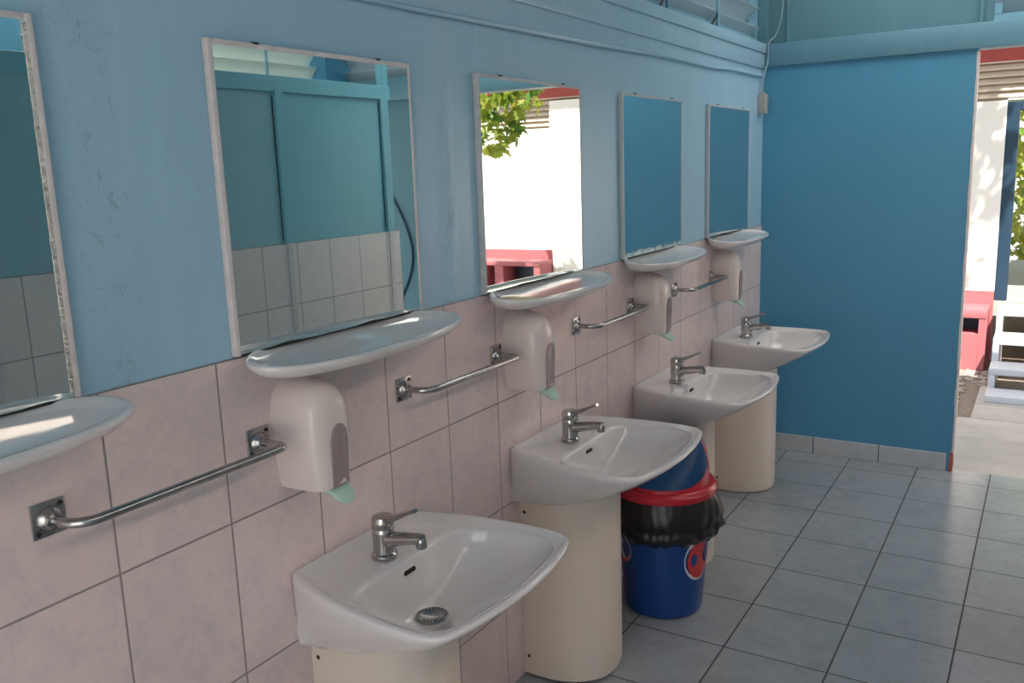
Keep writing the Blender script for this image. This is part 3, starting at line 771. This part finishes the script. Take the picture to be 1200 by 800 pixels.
# ================================================================== CABLES AND BOX
bm = NB()
pts = [(0.004, -1.2, 1.972), (0.004, 0.0, 1.976), (0.005, 0.985, 1.979), (0.005, 1.46, 1.984), (0.006, 2.185, 1.993), (0.005, 2.8, 2.008), (0.004, 3.3, 2.008), (0.005, 3.6, 2.020), (0.004, 4.0, 2.022), (0.004, 4.13, 2.026)]
tube(bm, catmull(pts, 6), 0.0065, 10); tag(obj('wall_cable', bm, 'paint_left'), 'pale blue painted cable running along the wall above the mirrors', 'cable')
r = thing('junction_box', 'small grey junction box in the corner beside the last mirror', 'box', (0.0, YF - 0.075, 1.882))
bm = NB(); box(bm, (-0.004, -0.03, -0.048), (0.030, 0.03, 0.048), 0.004, 2); obj('box_body', bm, 'boxgrey', r)
bm = NB(); box(bm, (0.028, -0.032, -0.050), (0.036, 0.032, 0.050), 0.003, 2); cv = obj('cover', bm, 'boxgrey', r)
bm = NB(); lathe(bm, [(0.008, 0.048), (0.008, 0.062), (0.006, 0.064)], 12, (0.014, 0, 0)); obj('cable_gland', bm, 'boxgrey', r)
bm = NB()
tube(bm, catmull([(0.014, YF - 0.075, 1.94), (0.014, YF - 0.072, 2.0), (0.018, YF - 0.05, 2.05), (0.024, YF - 0.028, 2.10), (0.028, YF - 0.028, 2.19), (0.05, YF + 0.015, 2.23), (0.075, YF + 0.02, 2.32), (0.082, YF + 0.025, 2.45), (0.07, YF + 0.028, 2.7)], 8), 0.0045, 8)
tag(obj('power_cable', bm, 'cable'), 'grey cable dropping past the beam to the junction box', 'cable')
bm = NB()
tube(bm, catmull([(2.72, YF - 0.008, 1.62), (2.56, YF - 0.008, 1.43), (2.46, YF - 0.008, 1.25), (2.41, YF - 0.008, 1.07), (2.44, YF - 0.008, 0.90), (2.54, YF - 0.008, 0.73), (2.68, YF - 0.008, 0.6)], 8), 0.007, 10)
tag(obj('hose', bm, 'cable_blue'), 'dark hose looped on the teal wall seen in the second mirror', 'hose')

# ================================================================== OUTSIDE
YW = 7.05
bm = NB(); box(bm, (-9, YF + 0.03, -0.20), (14, 14, -0.03))
tag(obj('ground', bm, 'gravel', smooth=False), 'brown earth and gravel yard outside the doorway', 'ground', kind='structure')
bm = NB(); box(bm, (-9, -14, -0.20), (14, YB, -0.03)); 
tag(obj('ground_back', bm, 'concrete', smooth=False), 'concrete yard behind the viewer', 'ground', kind='structure')
bm = NB(); box(bm, (XR + 0.01, YB, -0.20), (14, YF + 0.03, -0.03))  # added ground out of view, bounces light towards the side gap
tag(obj('ground_side', bm, 'concrete', smooth=False), 'concrete yard beside the building', 'ground', kind='structure')
bm = NB(); box(bm, (-2, YF + 0.03, -0.10), (6, 4.86, -0.006), 0.004, 1)
tag(obj('pavement', bm, 'concrete', smooth=False), 'worn concrete strip outside the doorway', 'pavement', kind='structure')
k = 0
for (x0, x1, y0, y1) in ((0.93, 1.9, 4.87, 5.30), (1.91, 3.2, 4.87, 5.30), (1.0, 1.75, 5.31, 5.66), (1.76, 2.9, 5.31, 5.66), (1.0, 2.2, 5.67, 6.2)):
    bm = NB(); box(bm, (x0, y0, -0.10), (x1, y1, -0.012 + 0.004 * (k % 2)), 0.008, 2); k += 1
    sl = obj('paving_slab', bm, 'slab')
    tag(sl, ['concrete paving slab beside the gravel, near the doorway', 'concrete paving slab across the doorway, next to the first slab', 'concrete paving slab at the foot of the white steps', 'concrete paving slab past the white steps', 'concrete paving slab under the white steps'][k - 1], 'paving slab', 'paving slabs outside the doorway')
# loose gravel
bm = NB(); rg = random.Random(3)
for _ in range(900):
    x, y = rg.uniform(0.35, 1.02), rg.uniform(4.88, 6.70)
    if x > 0.90 and y < 6.24: continue
    s = rg.uniform(0.008, 0.026)
    q = bmesh.ops.create_icosphere(bm, subdivisions=1, radius=s, matrix=Matrix.Translation((x, y, -0.03 + s * 0.3)) @ Matrix.Rotation(rg.uniform(0, 6), 4, 'Z') @ Matrix.Diagonal((1.3, rg.uniform(.7, 1.2), 0.6, 1)))
tag(obj('gravel', bm, 'stone'), 'loose gravel in front of the red base outside', 'gravel', kind='stuff')

bl = thing('prefab_building', 'white building with red base and beige louvres outside the doorway', 'building', (0, YW, -0.03))
XD0, XD1 = 1.005, 1.92; ZD0, ZD1 = 0.50, 1.99
bm = NB()
box(bm, (-3, 0, 0.55), (XD0, 0.14, 2.0)); box(bm, (XD1, 0, 0.55), (8, 0.14, 2.0)); box(bm, (XD0, 0, 2.0), (XD1, 0.14, 2.02)); box(bm, (-3, 0, 2.36), (8, 0.14, 2.9))
obj('facade', bm, 'ext_white', bl, smooth=False)['label'] = 'white outer wall'
bm = NB(); box(bm, (-3, -0.012, 2.28), (8, 0.10, 2.62)); box(bm, (-3, -0.35, 2.62), (8, 0.5, 2.68)); obj('red_fascia', bm, 'ext_redstrip', bl, smooth=False)['label'] = 'dark red strip above the louvres'
for kz in range(6):
    z = 2.02 + kz * 0.05
    bm = NB(); prism(bm, [(0.03, z + 0.045), (0.035, z + 0.049), (-0.008, z + 0.010), (-0.008, z)], 0, -3, 8); obj('louvre_slat', bm, 'ext_slat', bl, smooth=False)
bm = NB(); box(bm, (-3, 0.05, 2.0), (8, 0.14, 2.36)); obj('louvre_backing', bm, 'ext_slat', bl, smooth=False)
bm = NB(); box(bm, (-3, -0.004, 0.0), (XD0, 0.14, 0.57)); box(bm, (2.875, -0.004, 0.0), (8, 0.14, 0.82)); box(bm, (XD1, -0.004, 0.0), (2.875, 0.14, 0.57)); obj('red_base', bm, 'ext_red', bl, smooth=False)['label'] = 'faded red base'
bm = NB()
box(bm, (XD0, 0.0, ZD0), (XD0 + 0.085, 0.10, ZD1), 0.004, 1); box(bm, (XD1 - 0.085, 0.0, ZD0), (XD1, 0.10, ZD1), 0.004, 1); box(bm, (XD0 + 0.086, 0, ZD1 - 0.07), (XD1 - 0.086, 0.10, ZD1), 0.004, 1)
obj('door_frame', bm, 'ext_navy', bl)['label'] = 'dark blue door frame'
bm = NB(); box(bm, (XD0, 0.0, ZD0 - 0.12), (XD1, 3.0, ZD0)); obj('inner_floor', bm, 'ext_floor', bl, smooth=False)
bm = NB(); box(bm, (XD0 - 0.45, 0.14, 0.0), (XD0 - 0.4, 3.1, 2.9)); box(bm, (XD1 + 0.4, 0.14, 0.0), (XD1 + 0.45, 3.1, 2.9)); box(bm, (XD0 - 0.45, 0.0, 2.9), (XD1 + 0.45, 3.1, 2.95))
obj('inner_wall', bm, 'ext_white', bl, smooth=False)
# white panelled door leaf folded back against the facade
bm = NB(); box(bm, (1.95, -0.05, 0.47), (2.87, -0.012, 2.25), 0.004, 1)
lf = obj('door_leaf', bm, 'ext_white', bl); lf['label'] = 'white panelled door folded open'
for (a, b, c, d) in ((2.05, 2.80, 0.62, 0.66), (2.05, 2.80, 0.80, 1.44), (2.05, 2.80, 1.56, 2.15)):
    bm = NB(); th = 0.012
    for q in (((a, -0.056, c), (b, -0.05, c + th)), ((a, -0.056, d - th), (b, -0.05, d)), ((a, -0.056, c), (a + th, -0.05, d)), ((b - th, -0.056, c), (b, -0.05, d))): box(bm, *q, 0.003, 1)
    obj('moulding', bm, 'ext_white', lf)
# red benches against the base
def bench(x0, x1, zt, dep, lintel, slot, label, holes):
    r = thing('masonry_bench', label, 'bench', (x0, YW - 0.006, -0.03), 'red benches along the building')
    def L(a, b): return tuple(Vector(a) - r.location), tuple(Vector(b) - r.location)
    bm = NB(); yb = YW - 0.006; zb = -0.03; xs = [x0]
    for a, b in holes: xs += [a, b]
    xs.append(x1)
    box(bm, *L((x0, yb - dep, zt - lintel), (x1, yb, zt)), 0.008, 2)
    for i in range(0, len(xs), 2): box(bm, *L((xs[i], yb - dep + 0.008, zb), (xs[i + 1], yb, zt - lintel + 0.004)), 0.004, 1)
    for a, b in holes: box(bm, *L((a - 0.01, yb - dep + 0.010, zb), (b + 0.01, yb, zt - lintel - slot)), 0.002, 1)
    obj('bench_body', bm, 'ext_red', r)
    bm = NB()
    for a, b in holes: box(bm, *L((a - 0.01, yb - 0.05, zt - lintel - slot - 0.01), (b + 0.01, yb - 0.002, zt - lintel + 0.002)))
    obj('recess', bm, 'ext_navy', r, smooth=False)['label'] = 'dark opening under the seat'
bench(-0.6, 0.985, 0.44, 0.30, 0.07, 0.12, 'red masonry bench beside the white steps outside', [(0.1, 0.5), (0.55, 0.93)])
bench(2.88, 5.2, 0.70, 0.30, 0.045, 0.22, 'red masonry bench with openings seen in the mirror', [(2.95, 3.30), (3.40, 3.50), (3.75, 4.4)])
# steps
st = thing('wooden_steps', 'white open riser steps leading up to the building door', 'steps', (1.05, 5.72, -0.012))
tr = [(0.00, 0.045, 0.24), (0.30, 0.165, 0.26), (0.62, 0.315, 0.28), (0.94, 0.475, 0.30)]
for y, z, d in tr:
    bm = NB(); box(bm, (0.0, y, z - 0.045), (0.95, y + d, z), 0.006, 2); obj('tread', bm, 'step', st)
for x in (0.0, 0.91):
    bm = NB(); prof = [(0.0, 0.0), (1.22, 0.0), (1.22, 0.44), (0.94, 0.44), (0.92, 0.27), (0.62, 0.27), (0.60, 0.12), (0.30, 0.12), (0.28, 0.0)]
    prism(bm, [(y, z) for y, z in prof[0:9]], 0, x, x + 0.04); obj('stringer', bm, 'step', st, smooth=False)
# tree whose branch hangs in front of the facade
def leaf(bm, p, nrm, up, s):
    nrm = nrm.normalized(); u = up.cross(nrm).normalized(); v = nrm.cross(u)
    lobes = [(0, -0.15), (0.32, -0.30), (0.30, -0.05), (0.85, -0.05), (0.50, 0.22), (0.72, 0.62), (0.28, 0.52), (0.0, 1.0), (-0.28, 0.52), (-0.72, 0.62), (-0.50, 0.22), (-0.85, -0.05), (-0.30, -0.05), (-0.32, -0.30)]
    c = bm.verts.new(p + nrm * s * 0.12)
    vs = [bm.verts.new(p + s * (a * u + b * v)) for a, b in lobes]
    for i in range(len(vs)): bm.faces.new((vs[i], vs[(i + 1) % len(vs)], c))
def tree(label, base, trunk, crown, n, s, seed):
    r = thing('tree', label, 'tree', base); rt = random.Random(seed)
    bm = NB(); 
    for path, rad in trunk: tube(bm, catmull([Vector(p) - Vector(base) for p in path], 6), [rad * (1 - 0.6 * i / (6 * (len(path) - 1))) for i in range(6 * (len(path) - 1) + 1)], 10)
    obj('trunk', bm, 'bark', r)
    bm = NB()
    for (c, sz, k) in crown:
        for _ in range(k):
            while True:
                q = Vector((rt.uniform(-1, 1), rt.uniform(-1, 1), rt.uniform(-1, 1)))
                if q.length < 1: break
            p = Vector(c) + Vector((q.x * sz[0], q.y * sz[1], q.z * sz[2])) - Vector(base)
            nrm = Vector((rt.uniform(-1, 1), rt.uniform(-1.2, 0.6), rt.uniform(-0.2, 1)))
            leaf(bm, p, nrm, Vector((rt.uniform(-.5, .5), rt.uniform(-.5, .5), -1)), s * rt.uniform(0.7, 1.25))
    obj('foliage', bm, 'leaf', r)
tree('broad leaved tree hanging over the yard, seen in the mirror', (4.4, 5.6, -0.03),
     [([(4.4, 5.6, -0.05), (4.35, 5.6, 1.2), (4.6, 5.6, 2.5), (5.6, 5.6, 3.2)], 0.11), ([(4.22, 5.6, 2.2), (3.6, 5.55, 2.6), (2.6, 5.5, 2.32)], 0.05)],
     [((2.45, 5.5, 2.16), (0.38, 0.25, 0.20), 100), ((2.58, 5.5, 1.93), (0.30, 0.22, 0.24), 75), ((3.3, 5.6, 2.35), (0.7, 0.4, 0.3), 110), ((5.9, 5.6, 3.2), (0.8, 0.7, 0.6), 160)], 90, 0.085, 5)
tree('tall tree beside the building shading its corner', (-0.9, 5.6, -0.03),
     [([(-0.9, 5.6, -0.05), (-0.8, 5.6, 1.5), (-0.3, 5.5, 3.2), (0.8, 5.2, 4.2)], 0.13), ([(-0.3, 5.5, 3.2), (1.2, 5.1, 4.0), (1.9, 5.0, 4.2)], 0.06)],
     [((1.3, 5.1, 4.1), (0.8, 0.8, 0.8), 420), ((0.3, 5.2, 4.0), (1.0, 0.8, 0.8), 420)], 0, 0.12, 21)  # added out of view so that the crown keeps sun off the facade
tree('leafy tree seen through the building door', (1.9, 11.6, -0.03), [([(1.9, 11.6, -0.05), (1.95, 11.6, 1.5), (1.85, 11.6, 3.0)], 0.12)],
     [((1.4, 11.4, 1.6), (1.1, 0.8, 1.1), 420), ((1.6, 11.8, 2.7), (1.3, 0.9, 0.9), 250)], 0, 0.13, 9)
tree('low shrub behind the building', (1.3, 12.6, -0.03), [([(1.3, 12.6, -0.05), (1.32, 12.6, 0.6), (1.3, 12.6, 1.0)], 0.05)],
     [((1.2, 12.6, 0.6), (1.6, 0.5, 0.6), 400)], 0, 0.12, 11)
